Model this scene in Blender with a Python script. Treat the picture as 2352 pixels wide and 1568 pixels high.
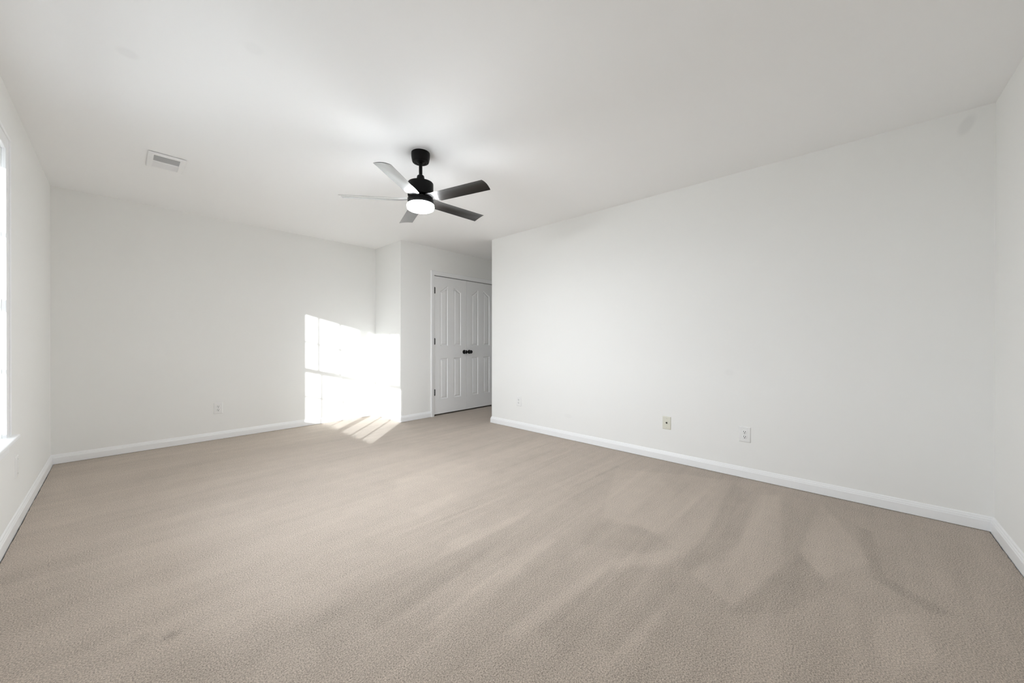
import bpy, bmesh, math, random
import numpy as np
from mathutils import Vector, Matrix
from mathutils.geometry import tessellate_polygon

random.seed(7)
S = bpy.context.scene
for o in list(bpy.data.objects):
    bpy.data.objects.remove(o)
COL = S.collection

# ------------------------------------------------------------------ camera
CAM_H = 1.0798
YAW, PITCH, ROLL = 0.80886, -0.002407, 0.000891
FPX, OFFX, OFFY = 837.54, -22.08, 2.85          # focal length and principal point in 2352x1568 pixels
fw = Vector((math.sin(YAW) * math.cos(PITCH), math.cos(YAW) * math.cos(PITCH), math.sin(PITCH)))
rt = Vector((math.cos(YAW), -math.sin(YAW), 0))
up = rt.cross(fw)
r2 = rt * math.cos(ROLL) + up * math.sin(ROLL)
u2 = up * math.cos(ROLL) - rt * math.sin(ROLL)
cam = bpy.data.cameras.new('camera')
cam.sensor_width = 36
cam.lens = FPX * 36 / 2352
cam.shift_x = -OFFX / 2352
cam.shift_y = OFFY / 2352
cam.clip_start = 0.02
camo = bpy.data.objects.new('camera', cam)
m = Matrix((r2, u2, -fw)).transposed().to_4x4()
m.translation = Vector((0, 0, CAM_H))
camo.matrix_world = m
COL.objects.link(camo)
S.camera = camo

# ------------------------------------------------------------------ light
SUN_STRENGTH, SKY_STRENGTH, LAMP_STRENGTH, EXPOSURE = 8.8, 6.6, 195.0, 0.44
S.view_settings.view_transform = 'Standard'
S.view_settings.look = 'None'
S.view_settings.gamma = 1
S.view_settings.use_curve_mapping = False
S.view_settings.exposure = EXPOSURE
S.cycles.max_bounces = 12
S.cycles.diffuse_bounces = 9
S.cycles.glossy_bounces = 4
S.cycles.transparent_max_bounces = 16
S.cycles.sample_clamp_indirect = 8
S.cycles.use_denoising = True
S.cycles.denoising_input_passes = 'RGB_ALBEDO_NORMAL'

W = bpy.data.worlds.new('sky')
S.world = W
W.use_nodes = True
bg = W.node_tree.nodes['Background']
bg.inputs[0].default_value = (0.89, 0.95, 1.06, 1)
bg.inputs[1].default_value = SKY_STRENGTH

sun = bpy.data.lights.new('sun', 'SUN')
sun.energy = SUN_STRENGTH
sun.angle = math.radians(0.5)
sun.color = (0.975, 1.0, 1.03)
suno = bpy.data.objects.new('sun', sun)
sd = Vector((1.0, 1 / 1.08, -0.266)).normalized()
suno.rotation_euler = sd.to_track_quat('-Z', 'Y').to_euler()
suno.location = (-6, -5, 4)
COL.objects.link(suno)

# ------------------------------------------------------------------ room numbers (metres)
H = 2.44
XL, YB, XJ, YD, XR, YE, YN = -0.4215, 5.0586, 2.594, 4.3576, 3.431, 3.468, -0.5943
XH = 5.6                      # end of the little hall beyond the right wall
WT = 0.20                     # outside wall thickness
OY0, OY1, OZ0, OZ1 = 1.385, 3.157, 0.575, 2.075   # window opening in the left wall

# sky portal in the window opening (guides sampling of the sky, adds no light of its own)
pt = bpy.data.lights.new('sky_portal', 'AREA')
pt.shape = 'RECTANGLE'
pt.size, pt.size_y = OY1 - OY0, OZ1 - OZ0
pt.cycles.is_portal = True
pto = bpy.data.objects.new('sky_portal', pt)
pto.matrix_world = Matrix.Translation((XL - .195, (OY0 + OY1) / 2, (OZ0 + OZ1) / 2)) @ Vector((1, 0, 0)).to_track_quat('-Z', 'Z').to_matrix().to_4x4()
COL.objects.link(pto)

# ------------------------------------------------------------------ materials
def mat(name, col, rough=0.5, spec=0.5, metal=0.0, coat=0.0, ior=None):
    M = bpy.data.materials.new(name)
    M.use_nodes = True
    b = M.node_tree.nodes['Principled BSDF']
    b.inputs['Base Color'].default_value = (*col, 1)
    b.inputs['Roughness'].default_value = rough
    b.inputs['Specular IOR Level'].default_value = spec
    b.inputs['Metallic'].default_value = metal
    b.inputs['Coat Weight'].default_value = coat
    if ior:
        b.inputs['IOR'].default_value = ior
    return M

def bump(M, scale, strength, dist=0.001, detail=2):
    nt = M.node_tree
    tc = nt.nodes.new('ShaderNodeTexCoord')
    n = nt.nodes.new('ShaderNodeTexNoise')
    n.inputs['Scale'].default_value = scale
    n.inputs['Detail'].default_value = detail
    b = nt.nodes.new('ShaderNodeBump')
    b.inputs['Strength'].default_value = strength
    b.inputs['Distance'].default_value = dist
    nt.links.new(tc.outputs['Object'], n.inputs['Vector'])
    nt.links.new(n.outputs['Fac'], b.inputs['Height'])
    nt.links.new(b.outputs['Normal'], nt.nodes['Principled BSDF'].inputs['Normal'])

def stains(M, spots, col):
    """faint soft scuff marks: list of (centre, (sx, sy, sz), strength) in object metres"""
    nt = M.node_tree
    tc = nt.nodes.new('ShaderNodeTexCoord')
    acc = None
    for c, sc, k, rot in spots:
        mp = nt.nodes.new('ShaderNodeMapping')
        mp.vector_type = 'TEXTURE'
        mp.inputs['Location'].default_value = c
        mp.inputs['Scale'].default_value = sc
        mp.inputs['Rotation'].default_value = rot
        nt.links.new(tc.outputs['Object'], mp.inputs['Vector'])
        ln = nt.nodes.new('ShaderNodeVectorMath'); ln.operation = 'LENGTH'
        nt.links.new(mp.outputs['Vector'], ln.inputs[0])
        mr = nt.nodes.new('ShaderNodeMapRange')
        mr.interpolation_type = 'SMOOTHSTEP'
        mr.inputs['From Min'].default_value = 0.45
        mr.inputs['From Max'].default_value = 1.0
        mr.inputs['To Min'].default_value = k
        mr.inputs['To Max'].default_value = 0
        nt.links.new(ln.outputs['Value'], mr.inputs['Value'])
        if acc is None:
            acc = mr.outputs['Result']
        else:
            ad = nt.nodes.new('ShaderNodeMath'); ad.operation = 'ADD'
            nt.links.new(acc, ad.inputs[0]); nt.links.new(mr.outputs['Result'], ad.inputs[1])
            acc = ad.outputs[0]
    mx = nt.nodes.new('ShaderNodeMix'); mx.data_type = 'RGBA'
    mx.inputs['A'].default_value = (*col, 1)
    mx.inputs['B'].default_value = (col[0] * .55, col[1] * .55, col[2] * .56, 1)
    nt.links.new(acc, mx.inputs['Factor'])
    nt.links.new(mx.outputs['Result'], nt.nodes['Principled BSDF'].inputs['Base Color'])

WALL = (0.852, 0.850, 0.832)
M_wall = mat('wall_paint', WALL, 0.75, 0.25)
bump(M_wall, 220, 0.05)
M_wallr = mat('wall_paint_scuffed', WALL, 0.75, 0.25)
bump(M_wallr, 220, 0.05)
stains(M_wallr, [((XR, -0.491, 2.355), (.3, .036, .075), .16, (math.radians(22), 0, 0)),
                 ((XR, 0.714, 0.832), (.3, .045, .035), .05, (0, 0, 0)),
                 ((XR, 2.264, 0.258), (.3, .07, .03), .05, (0, 0, 0))], WALL)
CEIL = (0.925, 0.925, 0.925)
M_ceil = mat('ceiling_paint', CEIL, 0.85, 0.2)
bump(M_ceil, 160, 0.05)
stains(M_ceil, [((0.025, 2.471, H), (.05, .05, .3), .09, (0, 0, 0)),
                ((0.43, 2.009, H), (.05, .05, .3), .05, (0, 0, 0))], CEIL)
M_trim = mat('white_trim_paint', (0.88, 0.885, 0.89), 0.35, 0.45)
M_door = mat('white_door_paint', (0.85, 0.85, 0.85), 0.38, 0.45)
M_plastic = mat('white_plastic', (0.83, 0.83, 0.82), 0.3, 0.5)
M_almond = mat('almond_plastic', (0.70, 0.69, 0.60), 0.35, 0.5)
M_slot = mat('dark_slot', (0.02, 0.02, 0.02), 0.6, 0.3)
M_brown = mat('dark_jack', (0.03, 0.028, 0.02), 0.4, 0.5)
M_blackhw = mat('matte_black_hardware', (0.006, 0.006, 0.006), 0.45, 0.4)
M_black = mat('fan_black_metal', (0.0035, 0.0035, 0.0033), 0.45, 0.14)
def blade_finish():
    """near-black satin finish with a strong grazing sheen"""
    M = mat('fan_blade_black', (0.006, 0.0054, 0.005), 0.6, 0.02)
    nt = M.node_tree
    lw = nt.nodes.new('ShaderNodeLayerWeight')
    lw.inputs['Blend'].default_value = 0.5
    pw = nt.nodes.new('ShaderNodeMath'); pw.operation = 'POWER'; pw.inputs[1].default_value = 4.2
    ml = nt.nodes.new('ShaderNodeMath'); ml.operation = 'MULTIPLY_ADD'; ml.use_clamp = True
    ml.inputs[1].default_value = 2.1; ml.inputs[2].default_value = 0.012
    g = nt.nodes.new('ShaderNodeBsdfGlossy')
    g.inputs['Color'].default_value = (.93, .93, .93, 1)
    g.inputs['Roughness'].default_value = 0.24
    mx = nt.nodes.new('ShaderNodeMixShader')
    out = nt.nodes['Material Output']
    nt.links.new(lw.outputs['Facing'], pw.inputs[0])
    nt.links.new(pw.outputs[0], ml.inputs[0])
    nt.links.new(ml.outputs[0], mx.inputs[0])
    nt.links.new(nt.nodes['Principled BSDF'].outputs[0], mx.inputs[1])
    nt.links.new(g.outputs[0], mx.inputs[2])
    nt.links.new(mx.outputs[0], out.inputs['Surface'])
    return M
M_blade = blade_finish()
M_vent = mat('vent_white_metal', (0.90, 0.90, 0.90), 0.4, 0.5)
M_duct = mat('duct_dark', (0.10, 0.10, 0.09), 0.7, 0.2)
M_vinyl = mat('white_vinyl', (0.82, 0.83, 0.84), 0.35, 0.5)
M_screw = mat('screw_white', (0.72, 0.72, 0.70), 0.3, 0.5)
M_bounce_ground = mat('pale_bounce_ground', (0.38, 0.38, 0.365), 0.9, 0.1)  # unseen ground, paled to throw light up through the window onto the ceiling

def emission(name, col, k):
    M = bpy.data.materials.new(name)
    M.use_nodes = True
    nt = M.node_tree
    nt.nodes.clear()
    e = nt.nodes.new('ShaderNodeEmission')
    e.inputs[0].default_value = (*col, 1)
    e.inputs[1].default_value = k
    o = nt.nodes.new('ShaderNodeOutputMaterial')
    nt.links.new(e.outputs[0], o.inputs[0])
    return M
M_lamp = emission('lit_opal_diffuser', (0.97, 1.0, 1.035), LAMP_STRENGTH)
M_lampside = emission('lit_opal_rim', (0.97, 1.0, 1.035), LAMP_STRENGTH * .78)

def glass():
    M = bpy.data.materials.new('window_glass')
    M.use_nodes = True
    nt = M.node_tree
    nt.nodes.clear()
    t = nt.nodes.new('ShaderNodeBsdfTransparent')
    t.inputs[0].default_value = (0.97, 0.985, 0.98, 1)
    g = nt.nodes.new('ShaderNodeBsdfGlossy')
    g.inputs['Roughness'].default_value = 0.02
    f = nt.nodes.new('ShaderNodeFresnel')
    f.inputs['IOR'].default_value = 1.3
    mx = nt.nodes.new('ShaderNodeMixShader')
    o = nt.nodes.new('ShaderNodeOutputMaterial')
    nt.links.new(f.outputs[0], mx.inputs[0])
    nt.links.new(t.outputs[0], mx.inputs[1])
    nt.links.new(g.outputs[0], mx.inputs[2])
    nt.links.new(mx.outputs[0], o.inputs[0])
    return M
M_glass = glass()

def carpet():
    M = bpy.data.materials.new('beige_carpet')
    M.use_nodes = True
    nt = M.node_tree
    L = nt.links.new
    b = nt.nodes['Principled BSDF']
    b.inputs['Roughness'].default_value = 0.95
    b.inputs['Specular IOR Level'].default_value = 0.08
    b.inputs['Sheen Weight'].default_value = 0.12
    b.inputs['Sheen Roughness'].default_value = 0.5
    tc = nt.nodes.new('ShaderNodeTexCoord')
    def noise(scale, detail, rough=.5, sx=1, sy=1):
        mp = nt.nodes.new('ShaderNodeMapping')
        mp.inputs['Scale'].default_value = (sx, sy, 1)
        L(tc.outputs['Object'], mp.inputs['Vector'])
        n = nt.nodes.new('ShaderNodeTexNoise')
        n.inputs['Scale'].default_value = scale
        n.inputs['Detail'].default_value = detail
        n.inputs['Roughness'].default_value = rough
        L(mp.outputs['Vector'], n.inputs['Vector'])
        return n.outputs['Fac']
    def ramp(v, a, b2, lo, hi):
        r = nt.nodes.new('ShaderNodeMapRange')
        r.inputs['From Min'].default_value = a; r.inputs['From Max'].default_value = b2
        r.inputs['To Min'].default_value = lo; r.inputs['To Max'].default_value = hi
        L(v, r.inputs['Value'])
        return r.outputs['Result']
    def math2(op, a, c):
        n = nt.nodes.new('ShaderNodeMath'); n.operation = op
        for i, v in enumerate((a, c)):
            if isinstance(v, (int, float)):
                n.inputs[i].default_value = v
            else:
                L(v, n.inputs[i])
        return n.outputs[0]
    tuft = noise(205, 3, .62)
    fine = noise(420, 2)
    blotch = noise(9, 4, .6)
    streak = noise(1, 3, .6, .9, 13)      # vacuum strokes run across the room
    wide = noise(1, 1, .5, .7, 3.6)
    at = nt.nodes.new('ShaderNodeAttribute'); at.attribute_name = 'pile_lay_light'
    tone = ramp(tuft, .33, .66, -.48, .36)
    tone = math2('ADD', tone, ramp(fine, .3, .7, -.12, .12))
    tone = math2('ADD', tone, ramp(blotch, .3, .7, -.035, .035))
    tone = math2('ADD', tone, ramp(streak, .35, .65, -.035, .035))
    tone = math2('ADD', tone, ramp(wide, .40, .60, -.03, .03))
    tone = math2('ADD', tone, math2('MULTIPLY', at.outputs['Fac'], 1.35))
    mul = math2('ADD', tone, 1.0)
    vm = nt.nodes.new('ShaderNodeVectorMath'); vm.operation = 'SCALE'
    vm.inputs[0].default_value = (0.468, 0.402, 0.342)
    L(mul, vm.inputs['Scale'])
    L(vm.outputs[0], b.inputs['Base Color'])
    bp = nt.nodes.new('ShaderNodeBump')
    bp.inputs['Strength'].default_value = 0.55
    bp.inputs['Distance'].default_value = 0.006
    L(tuft, bp.inputs['Height'])
    L(bp.outputs['Normal'], b.inputs['Normal'])
    return M
M_carpet = carpet()

# ------------------------------------------------------------------ helpers
def obj(name, bm, material, parent=None, smooth=None):
    me = bpy.data.meshes.new(name)
    bmesh.ops.recalc_face_normals(bm, faces=bm.faces)
    bm.to_mesh(me)
    bm.free()
    for mm in (material if isinstance(material, (list, tuple)) else [material]):
        me.materials.append(mm)
    o = bpy.data.objects.new(name, me)
    COL.objects.link(o)
    if parent:
        o.parent = parent
    if smooth:
        for p in me.polygons:
            p.use_smooth = True
        bpy.context.view_layer.objects.active = o
        try:
            me.set_sharp_from_angle(angle=math.radians(smooth))
        except Exception:
            pass
    return o

def box(bm, x0, x1, y0, y1, z0, z1, bevel=0, mi=0):
    n0 = len(bm.faces)
    vs = [bm.verts.new((x, y, z)) for x in (x0, x1) for y in (y0, y1) for z in (z0, z1)]
    F = [(0, 1, 3, 2), (4, 6, 7, 5), (0, 4, 5, 1), (2, 3, 7, 6), (0, 2, 6, 4), (1, 5, 7, 3)]
    fs = [bm.faces.new([vs[i] for i in f]) for f in F]
    for f in fs:
        f.material_index = mi
    if bevel:
        es = list({e for f in fs for e in f.edges})
        bmesh.ops.bevel(bm, geom=es, offset=bevel, segments=2, affect='EDGES', profile=.5)
    return bm

def B(*a, **k):
    return box(bmesh.new(), *a, **k)

def lathe(bm, prof, n=48, c=(0, 0, 0), mi=0):
    """prof: list of (radius, z); radius 0 closes the end"""
    rings = []
    for r, z in prof:
        if r <= 1e-6:
            rings.append([bm.verts.new((c[0], c[1], c[2] + z))])
        else:
            rings.append([bm.verts.new((c[0] + r * math.cos(2 * math.pi * i / n), c[1] + r * math.sin(2 * math.pi * i / n), c[2] + z)) for i in range(n)])
    for a, b in zip(rings, rings[1:]):
        for i in range(n):
            j = (i + 1) % n
            if len(a) == 1 and len(b) == 1:
                continue
            if len(a) == 1:
                f = bm.faces.new((a[0], b[i], b[j]))
            elif len(b) == 1:
                f = bm.faces.new((a[i], a[j], b[0]))
            else:
                f = bm.faces.new((a[i], a[j], b[j], b[i]))
            f.material_index = mi
    return bm

def setp(o, label=None, cat=None, group=None, kind=None):
    if label: o['label'] = label
    if cat: o['category'] = cat
    if group: o['group'] = group
    if kind: o['kind'] = kind
    return o

def empty(name, loc, label, cat, group=None, kind=None, rotz=0):
    o = bpy.data.objects.new(name, None)
    o.empty_display_size = 0.05
    COL.objects.link(o)
    o.location = loc
    o.rotation_euler = (0, 0, rotz)
    return setp(o, label, cat, group, kind)

def struct(name, bm, material, label, cat, smooth=None):
    return setp(obj(name, bm, material, None, smooth), label, cat, None, 'structure')

# ------------------------------------------------------------------ floor (carpet) with vacuum marks
MARKS = [
    (.075, [(3.11, .47), (3.22, .36), (2.22, .23), (1.73, .34), (1.84, .55), (2.29, .43)]),
    (-.04, [(3.22, .64), (3.11, .47), (2.31, .43), (2.19, .58)]),
    (.06, [(2.92, 1.44), (3.2, .89), (3.29, .66), (2.19, .58), (1.99, .61), (2.1, .86), (2.06, 1.11)]),
    (-.05, [(1.98, 1.09), (2.1, .88), (2.09, .72), (1.84, .77), (1.7, 1.05)]),
    (.075, [(1.99, .61), (1.86, .64), (1.63, .82), (1.21, .85), (1.0, .87), (.98, .93), (1.68, .86), (1.99, .67)]),
    (-.05, [(1.9, .6), (2.17, .58), (2.29, .43), (2.05, .45), (1.84, .55)]),
    (.07, [(3.23, .14), (2.83, 0), (2.54, -.07), (2.23, .08), (2.4, .19)]),
    (-.09, [(2.99, -.02), (2.96, -.09), (2.43, -.12), (2.28, -.3), (2.23, -.24), (2.38, -.07)]),
    (-.06, [(2.22, .23), (2.41, .18), (2.14, .06), (1.81, .19), (1.68, .34), (1.73, .34)]),
    (.06, [(2.1, -.1), (2.18, -.19), (1.91, -.22), (1.71, -.09), (1.89, -.06)]),
    (-.05, [(1.7, .58), (1.74, .54), (1.35, .57), (1.18, .6), (1.18, .65)]),
    (.06, [(1.45, .57), (1.54, .54), (1.34, .54), (1.08, .58), (1.08, .61)]),
    (-.04, [(1.59, .82), (1.84, .62), (1.71, .57), (1.17, .66), (1.05, .71), (1.07, .84)]),
    (.06, [(1.05, 1.2), (1.64, 1.2), (1.64, 1.15), (1.13, 1.12), (.83, 1.11), (.78, 1.16)]),
    (-.045, [(.69, 1.42), (1.25, 1.47), (1.76, 1.43), (1.44, 1.36), (.86, 1.29), (.65, 1.28)]),
    (.06, [(1.24, 1.57), (1.82, 1.48), (1.73, 1.46), (1.25, 1.47), (1.06, 1.48)]),
    (-.04, [(.47, 1.46), (.67, 1.59), (1.21, 1.47), (.75, 1.41), (.47, 1.28)]),
    (.05, [(1.28, 2.05), (1.63, 2.06), (1.63, 1.99), (1.29, 1.92)]),
    (.05, [(1.5, 2.58), (1.74, 2.47), (1.73, 2.33), (1.37, 2.36)]),
    (-.16, [(.155, 1.80), (.13, 1.825), (.10, 1.80), (.13, 1.775)]),
    (-.11, [(.08, 1.865), (.055, 1.89), (.025, 1.865), (.055, 1.84)]),
]
# broad patch of brushed pile, with window light painted into its tone
NAP_WINDOW_LIGHT = [(.31, 1.58), (.52, 1.61), (.78, 1.67), (1.33, 1.79), (2.08, 2.1), (2.11, 2.91), (1.6, 4.0), (.68, 4.2), (.2, 4.0), (-.03, 2.96), (-.04, 2.17), (.02, 1.85)]
CORNER_LIGHT = [(-.45, 2.9), (-.1, 3.0), (.1, 4.1), (.6, 4.35), (1.5, 4.3), (1.5, 5.1), (-.45, 5.1)]  # room light painted into the carpet colour of the far left corner
def poly_sd(P, px, py):
    """signed distance (negative inside) of points to polygon P"""
    d = np.full(px.shape, 1e9); ins = np.zeros(px.shape, bool)
    n = len(P)
    for i in range(n):
        ax, ay = P[i]; bx, by = P[(i + 1) % n]
        ex, ey = bx - ax, by - ay
        t = np.clip(((px - ax) * ex + (py - ay) * ey) / (ex * ex + ey * ey), 0, 1)
        d = np.minimum(d, np.hypot(px - ax - t * ex, py - ay - t * ey))
        cond = (ay > py) != (by > py)
        with np.errstate(divide='ignore', invalid='ignore'):
            xi = ax + (py - ay) * ex / (ey if ey else 1e-12)
        ins ^= cond & (px < xi)
    return np.where(ins, -d, d)

def build_floor():
    xs = np.concatenate([np.arange(XL + .0185, 3.45, .0125), np.arange(3.45, XH + .03, .1)])
    ys = np.concatenate([np.arange(YN + .0185, 2.8, .0125), np.arange(2.8, 5.17, .05)])
    X, Y = np.meshgrid(xs, ys, indexing='ij')
    nx, ny = X.shape
    jit = np.random.RandomState(3)
    X[0, :] += jit.uniform(-.003, .002, ny)
    Y[:, 0] += jit.uniform(-.003, .002, nx)
    co = np.stack([X, Y, np.zeros_like(X)], -1).reshape(-1, 3)
    idx = np.arange(nx * ny).reshape(nx, ny)
    q = np.stack([idx[:-1, :-1], idx[1:, :-1], idx[1:, 1:], idx[:-1, 1:]], -1).reshape(-1, 4)
    me = bpy.data.meshes.new('floor')
    me.from_pydata(co.tolist(), [], q.tolist())
    lay_light = np.zeros(X.shape)
    marks = [(k, P, .013) for k, P in MARKS]
    rnd = random.Random(11)
    for i in range(46):                         # narrow overlap lines left by the vacuum head
        y = rnd.uniform(.25, 2.9)
        xb = 3.25 - abs(rnd.gauss(0, .25)) if rnd.random() < .6 else rnd.uniform(1.2, 2.3)
        ln, w_, sl = rnd.uniform(.35, 1.1), rnd.uniform(.010, .028), rnd.uniform(-.09, .07)
        marks.append((rnd.choice((.05, .04, -.045)), [(xb, y), (xb - ln, y - sl * ln - w_ * .4), (xb - ln, y - sl * ln + w_ * .4), (xb, y + w_)], .008))
    marks.append((.05, NAP_WINDOW_LIGHT, .09))
    marks.append((.065, CORNER_LIGHT, .15))
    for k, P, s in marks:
        lay_light += k * np.clip(.5 - poly_sd(P, X, Y) / (2 * s), 0, 1)
    a = me.attributes.new('pile_lay_light', 'FLOAT', 'POINT')  # vacuum marks together with the painted light patches
    a.data.foreach_set('value', lay_light.reshape(-1).astype(np.float32))
    me.materials.append(M_carpet)
    o = bpy.data.objects.new('floor', me)
    COL.objects.link(o)
    setp(o, 'beige cut pile carpet with vacuum marks covering the whole floor', 'floor', None, 'structure')
build_floor()
struct('subfloor', B(XL - .02, XH + .02, YN - .02, YB + .02, -.06, -.012), mat('subfloor_board', (.10, .08, .06), .8, .1), 'dark subfloor showing in the crack beside the carpet', 'subfloor')

# ------------------------------------------------------------------ walls and ceiling
struct('ceiling', B(XL - WT, XH + .12, YN - WT, YB + .14, H, H + .12), M_ceil, 'flat white ceiling over the whole room', 'ceiling')
bm = bmesh.new()
box(bm, XL - WT, XL, YN - WT, OY0, -.02, H)
box(bm, XL - WT, XL, OY1, YB + .14, -.02, H)
box(bm, XL - WT, XL, OY0, OY1, -.02, OZ0)
box(bm, XL - WT, XL, OY0, OY1, OZ1, H)
struct('wall_left', bm, M_wall, 'white window wall along the left edge of the photo', 'wall')
struct('wall_far', B(XL, XH, YB, YB + .14, -.02, H), M_wall, 'long white wall with the sunlit window patch', 'wall')
struct('wall_closet_side', B(XJ, XJ + .10, YD + .10, YB, -.02, H), M_wall, 'narrow white return wall beside the closet, half sunlit', 'wall')
DX0, DX1, DZ1 = 3.122, 4.392, 2.062            # rough opening of the closet
bm = bmesh.new()
box(bm, XJ, DX0, YD, YD + .10, -.02, H)
box(bm, DX1, XH, YD, YD + .10, -.02, H)
box(bm, DX0, DX1, YD, YD + .10, DZ1, H)
struct('wall_closet', bm, M_wall, 'shaded white wall around the closet doors', 'wall')
struct('wall_right', B(XR, XR + .12, YN - WT, YE, -.02, H), M_wallr, 'big plain white wall on the right with three wall plates', 'wall')
struct('wall_near', B(XL, XR, YN - WT, YN, -.02, H), M_wall, 'white wall at the far right edge of the photo', 'wall')
struct('wall_hall', B(XR + .12, XH, YE - .12, YE, -.02, H), M_wall, 'hidden hall wall behind the end of the big right wall', 'wall')
struct('wall_hall_end', B(XH, XH + .12, YE - .12, YB, -.02, H), M_wall, 'hidden end wall of the short hall by the closet', 'wall')
struct('ground', B(-40, XL - WT - .02, -30, 30, -.62, -.5), M_bounce_ground, 'unseen ground outside the left window, made pale to bounce light in', 'ground')

# ------------------------------------------------------------------ baseboards
def baseboard(name, P, N0, N1, z0, label, mat_=M_trim):
    """P: two wall points (room on the left of P0->P1); N0/N1: mitre shifts along the run per unit depth"""
    prof = [(0, z0), (.014, z0), (.014, .056), (.0125, .060), (.0108, .0625), (.0112, .066), (.0085, .071), (.0068, .073), (.006, .078), (.003, .083), (0, .085)]
    p0, p1 = Vector(P[0]), Vector(P[1])
    t = (p1 - p0).normalized()
    n = Vector((-t.y, t.x))
    bm = bmesh.new()
    a, b = [], []
    for d, z in prof:
        q0 = p0 + n * d + t * (N0 * d)
        q1 = p1 + n * d - t * (N1 * d)
        a.append(bm.verts.new((q0.x, q0.y, z)))
        b.append(bm.verts.new((q1.x, q1.y, z)))
    k = len(prof)
    for i in range(k - 1):
        bm.faces.new((a[i], b[i], b[i + 1], a[i + 1]))
    bm.faces.new((a[k - 1], b[k - 1], b[0], a[0]))
    bm.faces.new(a); bm.faces.new(b[::-1])
    return struct(name, bm, mat_, label, 'baseboard')
CX0, CX1 = 3.077, 4.437
baseboard('baseboard_left', [(XL, YB), (XL, YN)], 1, 1, -.012, 'white baseboard along the left window wall')
baseboard('baseboard_far', [(XJ, YB), (XL, YB)], 1, 1, .003, 'white baseboard under the long far wall')
baseboard('baseboard_closet_side', [(XJ, YD), (XJ, YB)], -1, 1, .003, 'short sunlit baseboard on the return wall beside the closet')
baseboard('baseboard_closet', [(CX0, YD), (XJ, YD)], 0, -1, .003, 'short baseboard between the wall corner and the closet door trim')
baseboard('baseboard_right', [(XR, YN), (XR, YE)], 1, -1, .003, 'white baseboard along the big right wall')
baseboard('baseboard_hall', [(XR, YE), (XH, YE)], -1, 1, .003, 'baseboard end wrapping round the corner of the right wall')
baseboard('baseboard_near', [(XL, YN), (XR, YN)], 1, 1, -.012, 'white baseboard under the wall at the right edge')
baseboard('baseboard_hall_end', [(XH, YE), (XH, YD)], 1, 1, .003, 'hidden baseboard at the end of the hall')
baseboard('baseboard_closet_end', [(XH, YD), (CX1, YD)], 1, 0, .003, 'hidden baseboard right of the closet doors')

# ------------------------------------------------------------------ closet doors
bm = bmesh.new()
J0, J1 = 3.139, 4.375                        # inner faces of the jamb
box(bm, DX0, J0, YD - .001, YD + .10, 0, 2.045)
box(bm, J1, DX1, YD - .001, YD + .10, 0, 2.045)
box(bm, DX0, DX1, YD - .001, YD + .10, 2.045, DZ1)
box(bm, J0, J0 + .010, YD + .046, YD + .075, 0, 2.045)
box(bm, J1 - .010, J1, YD + .046, YD + .075, 0, 2.045)
struct('trim_1', bm, M_trim, 'white jamb lining the closet opening', 'door jamb')
def casing(bm, pts_in, pts_out):
    """mitred flat casing with a stepped profile on the closet wall"""
    prof = [(0, 0), (0, .008), (.15, .011), (.35, .011), (.42, .013), (.75, .016), (.88, .017), (.96, .015), (1, .011), (1, 0)]
    rows = []
    for (xi, zi), (xo, zo) in zip(pts_in, pts_out):
        rows.append([bm.verts.new((xi + (xo - xi) * f, YD - d, zi + (zo - zi) * f)) for f, d in prof])
    for a, b in zip(rows, rows[1:]):
        for i in range(len(prof) - 1):
            bm.faces.new((a[i], a[i + 1], b[i + 1], b[i]))
    bm.faces.new(rows[0]); bm.faces.new(rows[-1])
bm = bmesh.new()
ci, co_ = 3.133, 3.077
casing(bm, [(ci, 0), (ci, 2.051), (4.381, 2.051), (4.381, 0)], [(co_, 0), (co_, 2.108), (4.437, 2.108), (4.437, 0)])
struct('trim_2', bm, M_trim, 'white moulded casing framing the closet double doors', 'door casing', 30)

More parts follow.
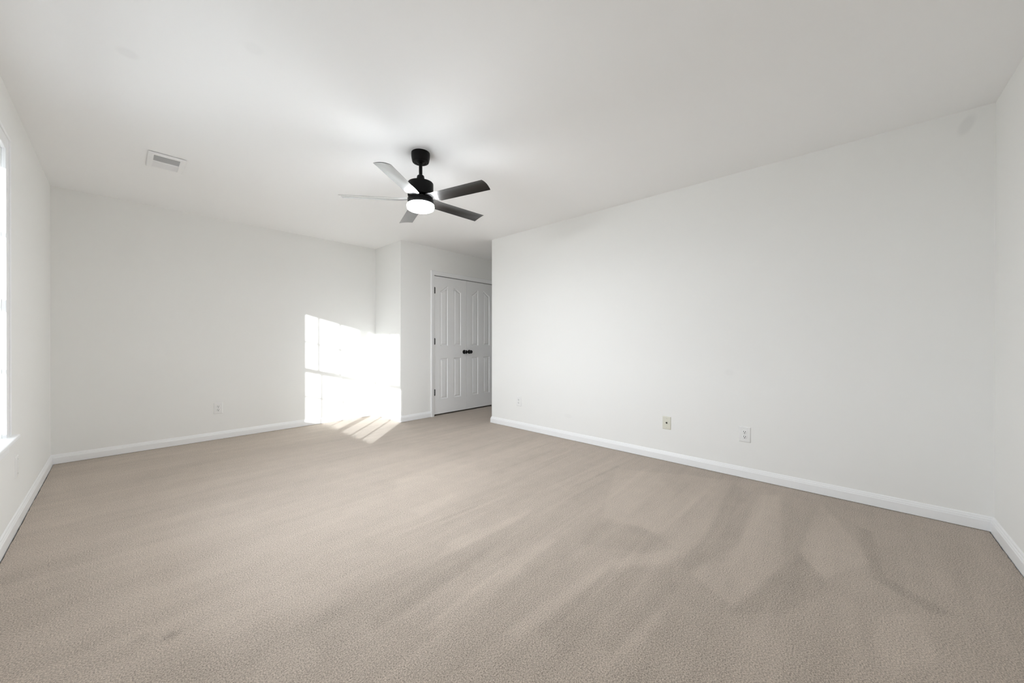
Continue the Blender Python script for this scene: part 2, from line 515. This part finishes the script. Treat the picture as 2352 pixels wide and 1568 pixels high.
def leaf(name, x0, hinge_left, label):
    """four-panel door leaf 0.612 m wide with arched upper panels; front face at y = YD + .006"""
    w, z0, z1, yf, th = .612, .023, 2.036, YD + .008, .035
    e = empty(name, (x0, yf, z0), label, 'door', None, 'structure')
    def arch(xa, xb, za, zl, zh, rise_right):
        top = []
        n = 9
        for i in range(n + 1):
            f = i / n
            g = .5 - .5 * math.cos(math.pi * f)
            g = .55 * f + .45 * g
            top.append((xa + (xb - xa) * f, zl + (zh - zl) * (g if rise_right else 1 - g)))
        return [(xa, za), (xb, za)] + top[::-1]
    P = [arch(.107, .248, 1.020 - z0, 1.826 - z0, 1.914 - z0, True),
         arch(.362, .503, 1.020 - z0, 1.838 - z0, 1.914 - z0, False),
         [(.107, .236 - z0), (.248, .236 - z0), (.248, .836 - z0), (.107, .836 - z0)],
         [(.362, .236 - z0), (.503, .236 - z0), (.503, .836 - z0), (.362, .836 - z0)]]
    bm = bmesh.new()
    hh = z1 - z0
    outer = [(0, 0), (w, 0), (w, hh), (0, hh)]
    allp = [outer] + P
    flat = [q for L in allp for q in L]
    vs = [bm.verts.new((x, 0, z)) for x, z in flat]
    for tri in tessellate_polygon([[Vector((x, z, 0)) for x, z in L] for L in allp]):
        try:
            bm.faces.new([vs[i] for i in tri])
        except ValueError:
            pass
    # sides and back
    back = [bm.verts.new((x, th, z)) for x, z in outer]
    for i in range(4):
        j = (i + 1) % 4
        bm.faces.new((vs[i], vs[j], back[j], back[i]))
    bm.faces.new(back)
    # moulded panels
    def inset(L, d):
        n = len(L); out = []
        for i in range(n):
            p, a, b = Vector(L[i]), Vector(L[i - 1]), Vector(L[(i + 1) % n])
            t1 = (p - a).normalized(); t2 = (b - p).normalized()
            n1 = Vector((-t1.y, t1.x)); n2 = Vector((-t2.y, t2.x))
            nn = (n1 + n2).normalized()
            out.append(p + nn * (d / max(.35, nn.dot(n1))))
        return out
    base = 4
    for L in P:
        prev = vs[base:base + len(L)]
        base += len(L)
        for d, y in ((.003, .0025), (.007, .0090), (.0105, .0105), (.016, .0105), (.034, .0025), (.037, .0022)):
            ring = [bm.verts.new((q.x, y, q.y)) for q in inset(L, d)]
            for i in range(len(L)):
                j = (i + 1) % len(L)
                bm.faces.new((prev[i], prev[j], ring[j], ring[i]))
            prev = ring
        bm.faces.new(prev)
    obj('door_panel', bm, M_door, e)
    # knob with its rosette
    kx = w - .046 if hinge_left else .053
    bm = bmesh.new()
    n = 32
    prof = [(0, 0), (.031, 0), (.032, .003), (.030, .007), (.022, .009), (.012, .011), (.011, .026), (.016, .032), (.024, .037), (.0275, .045), (.027, .053), (.022, .060), (.012, .064), (0, .065)]
    lathe(bm, prof, n)
    bmesh.ops.rotate(bm, verts=bm.verts, cent=(0, 0, 0), matrix=Matrix.Rotation(math.pi / 2, 3, 'X'))
    bmesh.ops.translate(bm, verts=bm.verts, vec=(kx, 0, .922 - z0))
    obj('door_knob', bm, M_blackhw, e, 40)
    if hinge_left:
        for zc in (1.827, 1.086, .343):
            bm = bmesh.new()
            lathe(bm, [(0, -.048), (.0035, -.047), (.0062, -.044), (.0062, .044), (.0035, .047), (0, .048)], 16, (.0045, -.006, zc - z0))
            box(bm, .0, .019, -.0025, .001, zc - z0 - .044, zc - z0 + .044)
            obj('hinge', bm, M_blackhw, e, 40)
    return e
leaf('door_1', 3.1425, True, 'left closet door leaf with black hinges and knob')
leaf('door_2', 3.7585, False, 'right closet door leaf partly hidden by the right wall')

# ------------------------------------------------------------------ window (twin double-hung in the left wall)
def sash(parent, name, ya, yb, za, zb, xd, th=.034, stile=.041, rail_b=.045, rail_t=.04):
    """xd: inner face depth measured outward from the wall face"""
    xo, xi = XL - xd - th, XL - xd
    bm = bmesh.new()
    box(bm, xo, xi, ya, ya + stile, za, zb)
    box(bm, xo, xi, yb - stile, yb, za, zb)
    box(bm, xo, xi, ya + stile, yb - stile, za, za + rail_b)
    box(bm, xo, xi, ya + stile, yb - stile, zb - rail_t, zb)
    s = obj(name, bm, M_vinyl, parent)
    g0, g1, h0, h1 = ya + stile, yb - stile, za + rail_b, zb - rail_t
    bm = bmesh.new()
    xc = (xo + xi) / 2
    for k in (1, 2):
        yc = g0 + (g1 - g0) * k / 3
        box(bm, xc - .006, xc + .006, yc - .012, yc + .012, h0, h1)
    zc = (h0 + h1) / 2
    box(bm, xc - .0055, xc + .0055, g0, g1, zc - .010, zc + .010)
    obj('muntin_grid', bm, M_vinyl, s)
    bm = B(xc - .0015, xc + .0015, g0 - .004, g1 + .004, h0 - .004, h1 + .004)
    obj('pane', bm, M_glass, s)
    return s
def window(name, ya, yb, label):
    w = empty(name, (XL - .12, (ya + yb) / 2, OZ0), label, 'window', None, 'structure')
    w0 = w
    zm = 1.305
    s1 = sash(w, 'upper_sash', ya, yb, zm - .022, OZ1 - .012, .150)
    s2 = sash(w, 'lower_sash', ya, yb, OZ0 + .012, zm + .022, .112)
    fr = bmesh.new()
    box(fr, XL - .19, XL - .10, ya - .012, ya, OZ0 + .012, OZ1 - .012)
    box(fr, XL - .19, XL - .10, yb, yb + .012, OZ0 + .012, OZ1 - .012)
    box(fr, XL - .19, XL - .10, ya - .012, yb + .012, OZ1 - .012, OZ1)
    box(fr, XL - .19, XL - .1005, ya - .012, yb + .012, OZ0 + .0005, OZ0 + .012)
    f = obj('window_frame', fr, M_vinyl, w)
    lk = B(XL - .128, XL - .108, (ya + yb) / 2 - .03, (ya + yb) / 2 + .03, zm + .022, zm + .036, bevel=.003)
    obj('sash_lock', lk, M_vinyl, s2)
    for ch in w.children:
        ch.matrix_parent_inverse = w.matrix_basis.inverted()
    return w
window('window_1', 2.286, OY1 - .012, 'bright double-hung window unit at the left edge of the photo')
window('window_2', OY0 + .012, 2.262, 'second window unit beside it, outside the photo to the left')
# interior trim of the window
cw = .078
bm = bmesh.new()
def flat_casing(bm, y0, y1, z0, z1):
    box(bm, XL, XL + .016, y0, y1, z0, z1, bevel=.003)
flat_casing(bm, OY1, OY1 + cw, OZ0, OZ1 + cw)
flat_casing(bm, OY0 - cw, OY0, OZ0, OZ1 + cw)
flat_casing(bm, OY0, OY1, OZ1, OZ1 + cw)
box(bm, XL + .014, XL + .022, OY1 + cw - .018, OY1 + cw, OZ0, OZ1 + cw, bevel=.003)
box(bm, XL + .014, XL + .022, OY0 - cw, OY0 - cw + .018, OZ0, OZ1 + cw, bevel=.003)
box(bm, XL + .014, XL + .022, OY0 - cw, OY1 + cw, OZ1 + cw - .018, OZ1 + cw, bevel=.003)
struct('trim_3', bm, M_trim, 'white casing around the window at the left edge', 'window casing')
bm = bmesh.new()
box(bm, XL - .10, XL + .048, OY0 - cw - .025, OY1 + cw + .025, OZ0 - .018, OZ0 + .004, bevel=.006)
bm2 = bm
box(bm2, XL, XL + .014, OY0 - cw, OY1 + cw, OZ0 - .086, OZ0 - .018, bevel=.003)
struct('trim_4', bm2, M_trim, 'white window sill with apron at the left edge', 'window sill')

# ------------------------------------------------------------------ wall plates
def place(e, wall):
    """local frame: x right, z up, -y out of the wall"""
    e.rotation_euler = (0, 0, {'far': 0, 'right': -math.pi / 2, 'left': math.pi / 2}[wall])

def plate_mesh(w, h, d=.0062):
    bm = bmesh.new()
    rings = []
    for s, y in ((0, 0), (0, -.0022), (.0022, -.0048), (.0055, -d), (.008, -d)):
        rings.append([bm.verts.new(p) for p in ((-w / 2 + s, y, -h / 2 + s), (w / 2 - s, y, -h / 2 + s), (w / 2 - s, y, h / 2 - s), (-w / 2 + s, y, h / 2 - s))])
    for a, b in zip(rings, rings[1:]):
        for i in range(4):
            j = (i + 1) % 4
            bm.faces.new((a[i], a[j], b[j], b[i]))
    bm.faces.new(rings[0]); bm.faces.new(rings[-1])
    return bm

def screw_mesh(x, y, z, r=.0034):
    bm = bmesh.new()
    lathe(bm, [(0, .0), (r, 0), (r, .0008), (r * .6, .0014), (0, .0015)], 16)
    box(bm, -r * .75, r * .75, -.0004, .0004, .0013, .0017, mi=1)
    bmesh.ops.rotate(bm, verts=bm.verts, cent=(0, 0, 0), matrix=Matrix.Rotation(math.pi / 2, 3, 'X'))
    bmesh.ops.translate(bm, verts=bm.verts, vec=(x, y, z))
    return bm

def receptacle_mesh(zc):
    bm = bmesh.new()
    n = 28
    pts = []
    for i in range(n):
        a = 2 * math.pi * i / n
        x, z = .0172 * math.cos(a), .0172 * math.sin(a)
        z = max(-.0138, min(.0138, z))
        pts.append((x, z))
    ra = [bm.verts.new((x, -.0040, zc + z)) for x, z in pts]
    rb = [bm.verts.new((x, -.0076, zc + z)) for x, z in pts]
    rc = [bm.verts.new((x * .93, -.0082, zc + z * .93)) for x, z in pts]
    for a, b in ((ra, rb), (rb, rc)):
        for i in range(n):
            j = (i + 1) % n
            bm.faces.new((a[i], a[j], b[j], b[i]))
    bm.faces.new(rc); bm.faces.new(ra)
    return bm

def slot_bm(zc):
    bm = bmesh.new()
    box(bm, -.0080, -.0048, -.0087, -.0078, zc - .0008, zc + .0088)
    box(bm, .0048, .0080, -.0087, -.0078, zc + .0002, zc + .0082)
    n = 14
    for y in (-.0087,):
        r = .0034
        a = [bm.verts.new((r * math.cos(2 * math.pi * i / n), -.0078, zc - .0070 + r * math.sin(2 * math.pi * i / n))) for i in range(n)]
        b = [bm.verts.new((r * math.cos(2 * math.pi * i / n), y, zc - .0070 + r * math.sin(2 * math.pi * i / n))) for i in range(n)]
        for i in range(n):
            j = (i + 1) % n
            bm.faces.new((a[i], a[j], b[j], b[i]))
        bm.faces.new(a); bm.faces.new(b)
    return bm

def outlet(loc, wall, label, w=.080, h=.121):
    e = empty('wall_outlet', loc, label, 'outlet', 'white duplex wall outlets')
    place(e, wall)
    obj('cover_plate', plate_mesh(w, h), M_plastic, e, 30)
    for zc in (.0195, -.0195):
        r = obj('receptacle', receptacle_mesh(zc), M_plastic, e, 30)
        s = obj('slots', slot_bm(zc), M_slot, r)
        s['label'] = 'dark socket slots'
    obj('screw', screw_mesh(0, -.0062, 0), [M_screw, M_slot], e)
    return e
outlet((0.748, YB, .3435), 'far', 'white wall outlet low on the long sunlit far wall')
outlet((XR, 2.986, .341), 'right', 'white wall outlet nearest the open corner of the big right wall')
outlet((XR, 0.606, .346), 'right', 'white wall outlet right of the almond plate on the right wall')
e = empty('blank_plate', (XL, 3.530, .350), 'white blank wall plate below the window sill on the left wall', 'wall plate')
place(e, 'left')
obj('cover_plate', plate_mesh(.080, .121), M_plastic, e, 30)
for z in (.0415, -.0415):
    obj('screw', screw_mesh(0, -.0062, z), [M_screw, M_slot], e)
e = empty('cable_plate', (XR, 1.206, .3455), 'almond cable wall plate with one dark centre jack on the right wall', 'wall plate')
place(e, 'right')
obj('cover_plate', plate_mesh(.073, .116), M_almond, e, 30)
bm = bmesh.new()
lathe(bm, [(0, 0), (.0075, 0), (.0075, .003), (.0048, .0032), (.0048, .0085), (.003, .009), (0, .009)], 20)
bmesh.ops.rotate(bm, verts=bm.verts, cent=(0, 0, 0), matrix=Matrix.Rotation(math.pi / 2, 3, 'X'))
bmesh.ops.translate(bm, verts=bm.verts, vec=(0, -.0058, .001))
o = obj('coaxial_jack', bm, M_brown, e, 30)
o['label'] = 'dark round cable jack'
for z in (.0415, -.0415):
    obj('screw', screw_mesh(0, -.0062, z), [M_almond, M_slot], e)

# ------------------------------------------------------------------ ceiling air vent
vx0, vx1, vy0, vy1 = .138, .346, 3.608, 3.924
lx0, lx1, ly0, ly1 = .170, .314, 3.645, 3.886
ym = 3.766
e = empty('air_vent', ((vx0 + vx1) / 2, (vy0 + vy1) / 2, H), 'white rectangular air vent in the ceiling left of the fan', 'air vent')
def part(name, bm, m_, par=None, smooth=None, label=None):
    bmesh.ops.translate(bm, verts=bm.verts, vec=-e.location)
    o = obj(name, bm, m_, par or e, smooth)
    if label: o['label'] = label
    return o
bm = bmesh.new()
rings = []
for s, z in ((.004, H - .0035), (0, H - .0035), (.001, H - .005), (.006, H - .009), (.024, H - .0105), (.032, H - .0105)):
    sx = s * (lx0 - vx0) / .032
    sx2 = s * (vx1 - lx1) / .032
    sy = s * (ly0 - vy0) / .032
    sy2 = s * (vy1 - ly1) / .032
    rings.append([bm.verts.new(p) for p in ((vx0 + sx, vy0 + sy, z), (vx1 - sx2, vy0 + sy, z), (vx1 - sx2, vy1 - sy2, z), (vx0 + sx, vy1 - sy2, z))])
rings.append([bm.verts.new(p) for p in ((lx0, ly0, H - .001), (lx1, ly0, H - .001), (lx1, ly1, H - .001), (lx0, ly1, H - .001))])
for a, b in zip(rings, rings[1:]):
    for i in range(4):
        j = (i + 1) % 4
        bm.faces.new((a[i], a[j], b[j], b[i]))
box(bm, lx0, lx1, ym - .004, ym + .004, H - .0105, H - .002)
part('vent_frame', bm, M_vent, None, 20)
part('duct_collar', B(lx0 - .004, lx1 + .004, ly0 - .004, ly1 + .004, H - .0018, H + .002), M_duct, label='dark duct behind the slats')
def louvre_bank(y0, y1, tilt, n, hwf):
    bm = bmesh.new()
    for i in range(n):
        yc = y0 + (y1 - y0) * (i + .5) / n
        hw = (y1 - y0) / n * hwf
        dz = .0040
        t = .0007
        a = (yc - hw, -dz * tilt); b = (yc + hw, dz * tilt)
        zc = H - .0062
        vs = []
        for x in (lx0, lx1):
            for (yy, zz) in (a, b):
                for k in (-t, t):
                    vs.append(bm.verts.new((x, yy, zc + zz + k)))
        for f in ((0, 1, 3, 2), (4, 6, 7, 5), (0, 4, 5, 1), (2, 3, 7, 6), (0, 2, 6, 4), (1, 5, 7, 3)):
            bm.faces.new([vs[q] for q in f])
    return bm
part('louvre_bank', louvre_bank(ly0 + .001, ym - .004, 1, 11, .46), M_vent)
part('louvre_bank', louvre_bank(ym + .004, ly1 - .001, -1, 11, .36), M_vent)

# ------------------------------------------------------------------ ceiling fan
FX, FY = 1.499, 2.248
e = empty('ceiling_fan', (FX, FY, H), 'black five blade ceiling fan with a lit round white lamp', 'ceiling fan')
def fpart(name, prof, m_, n=56, ang=35, label=None):
    bm = bmesh.new()
    lathe(bm, [(r, z - H) for r, z in prof], n)
    o = obj(name, bm, m_, e, ang)
    if label: o['label'] = label
    return o
fpart('canopy', [(0, H), (.0655, H), (.0665, 2.432), (.0655, 2.410), (.0605, 2.382), (.0585, 2.3765), (.056, 2.374), (.042, 2.373), (.040, 2.376), (.030, 2.377), (.0285, 2.372), (.022, 2.3695), (0, 2.3685)], M_black)
fpart('downrod', [(0, 2.3705), (.0185, 2.3705), (.0185, 2.367), (.0125, 2.361), (.0125, 2.27), (0, 2.27)], M_black, 28)
fpart('coupling_cover', [(0, 2.279), (.0205, 2.279), (.0245, 2.276), (.0262, 2.270), (.0300, 2.236), (.0310, 2.222), (0, 2.222)], M_black, 40)
fpart('motor_housing', [(0, 2.2235), (.0860, 2.2235), (.0895, 2.2220), (.0908, 2.2185), (.0908, 2.132), (.0895, 2.129), (.060, 2.128), (0, 2.128)], M_black)
fpart('light_kit_ring', [(0, 2.114), (.086, 2.114), (.0905, 2.110), (.0915, 2.105), (.0915, 2.069), (0, 2.069)], M_black, label='black ring holding the lamp shade')
fpart('blade_hub', [(0, 2.128), (.050, 2.128), (.060, 2.122), (.060, 2.114), (0, 2.114)], M_black, 40)
sh = fpart('lamp_shade', [(0, 2.069), (.0915, 2.0689), (.0955, 2.066), (.0960, 2.060), (.0958, 2.046), (.0925, 2.0375), (.085, 2.0335), (.050, 2.032), (0, 2.0315)], M_lamp, label='glowing white drum lamp shade')
sh.data.materials.append(M_lampside)
for p in sh.data.polygons:
    if abs(p.normal.z) < .75 or p.center.z > 2.055 - H:
        p.material_index = 1

def blade_bm():
    """blade along +x; low edge on +y (ccw side), cambered"""
    bm = bmesh.new()
    # outline stations: (r, y_cw, y_ccw)
    st = [(.058, -.020, -.008), (.085, -.046, .010), (.110, -.052, .030), (.135, -.0525, .046), (.150, -.053, .0535), (.20, -.053, .054), (.30, -.054, .055),
          (.42, -.055, .056), (.50, -.0555, .0565), (.535, -.056, .057), (.551, -.056, .057)]
    nc = 10
    zt, zb = [], []
    for r, ya, yb in st:
        top, bot = [], []
        for i in range(nc + 1):
            f = i / nc
            y = ya + (yb - ya) * f
            g = (y + .056) / .113
            z = 2.1105 - .021 * g + .0065 * (1 - (2 * g - 1) ** 2) - H
            if r < .14:
                z += .010 * (1 - (r - .058) / .082)
            rr = r + (.004 * (1 - (2 * f - 1) ** 2) if r > .545 else 0)
            thk = .0032 * (1 - .6 * abs(2 * f - 1) ** 3)
            top.append(bm.verts.new((rr, y, z + thk / 2)))
            bot.append(bm.verts.new((rr, y, z - thk / 2)))
        zt.append(top); zb.append(bot)
    for k in range(len(st) - 1):
        for i in range(nc):
            bm.faces.new((zt[k][i], zt[k + 1][i], zt[k + 1][i + 1], zt[k][i + 1]))
            bm.faces.new((zb[k][i], zb[k][i + 1], zb[k + 1][i + 1], zb[k + 1][i]))
        bm.faces.new((zt[k][0], zb[k][0], zb[k + 1][0], zt[k + 1][0]))
        bm.faces.new((zt[k][nc], zt[k + 1][nc], zb[k + 1][nc], zb[k][nc]))
    for k in (0, len(st) - 1):
        for i in range(nc):
            bm.faces.new((zt[k][i], zt[k][i + 1], zb[k][i + 1], zb[k][i]))
    return bm
b0 = obj('blade', blade_bm(), M_blade, e, 35)
b0.rotation_euler = (0, 0, math.radians(-2.8))
for k in range(1, 5):
    b = b0.copy()
    COL.objects.link(b)
    b.parent = e
    b.rotation_euler = (0, 0, math.radians(-2.8 + 72 * k))
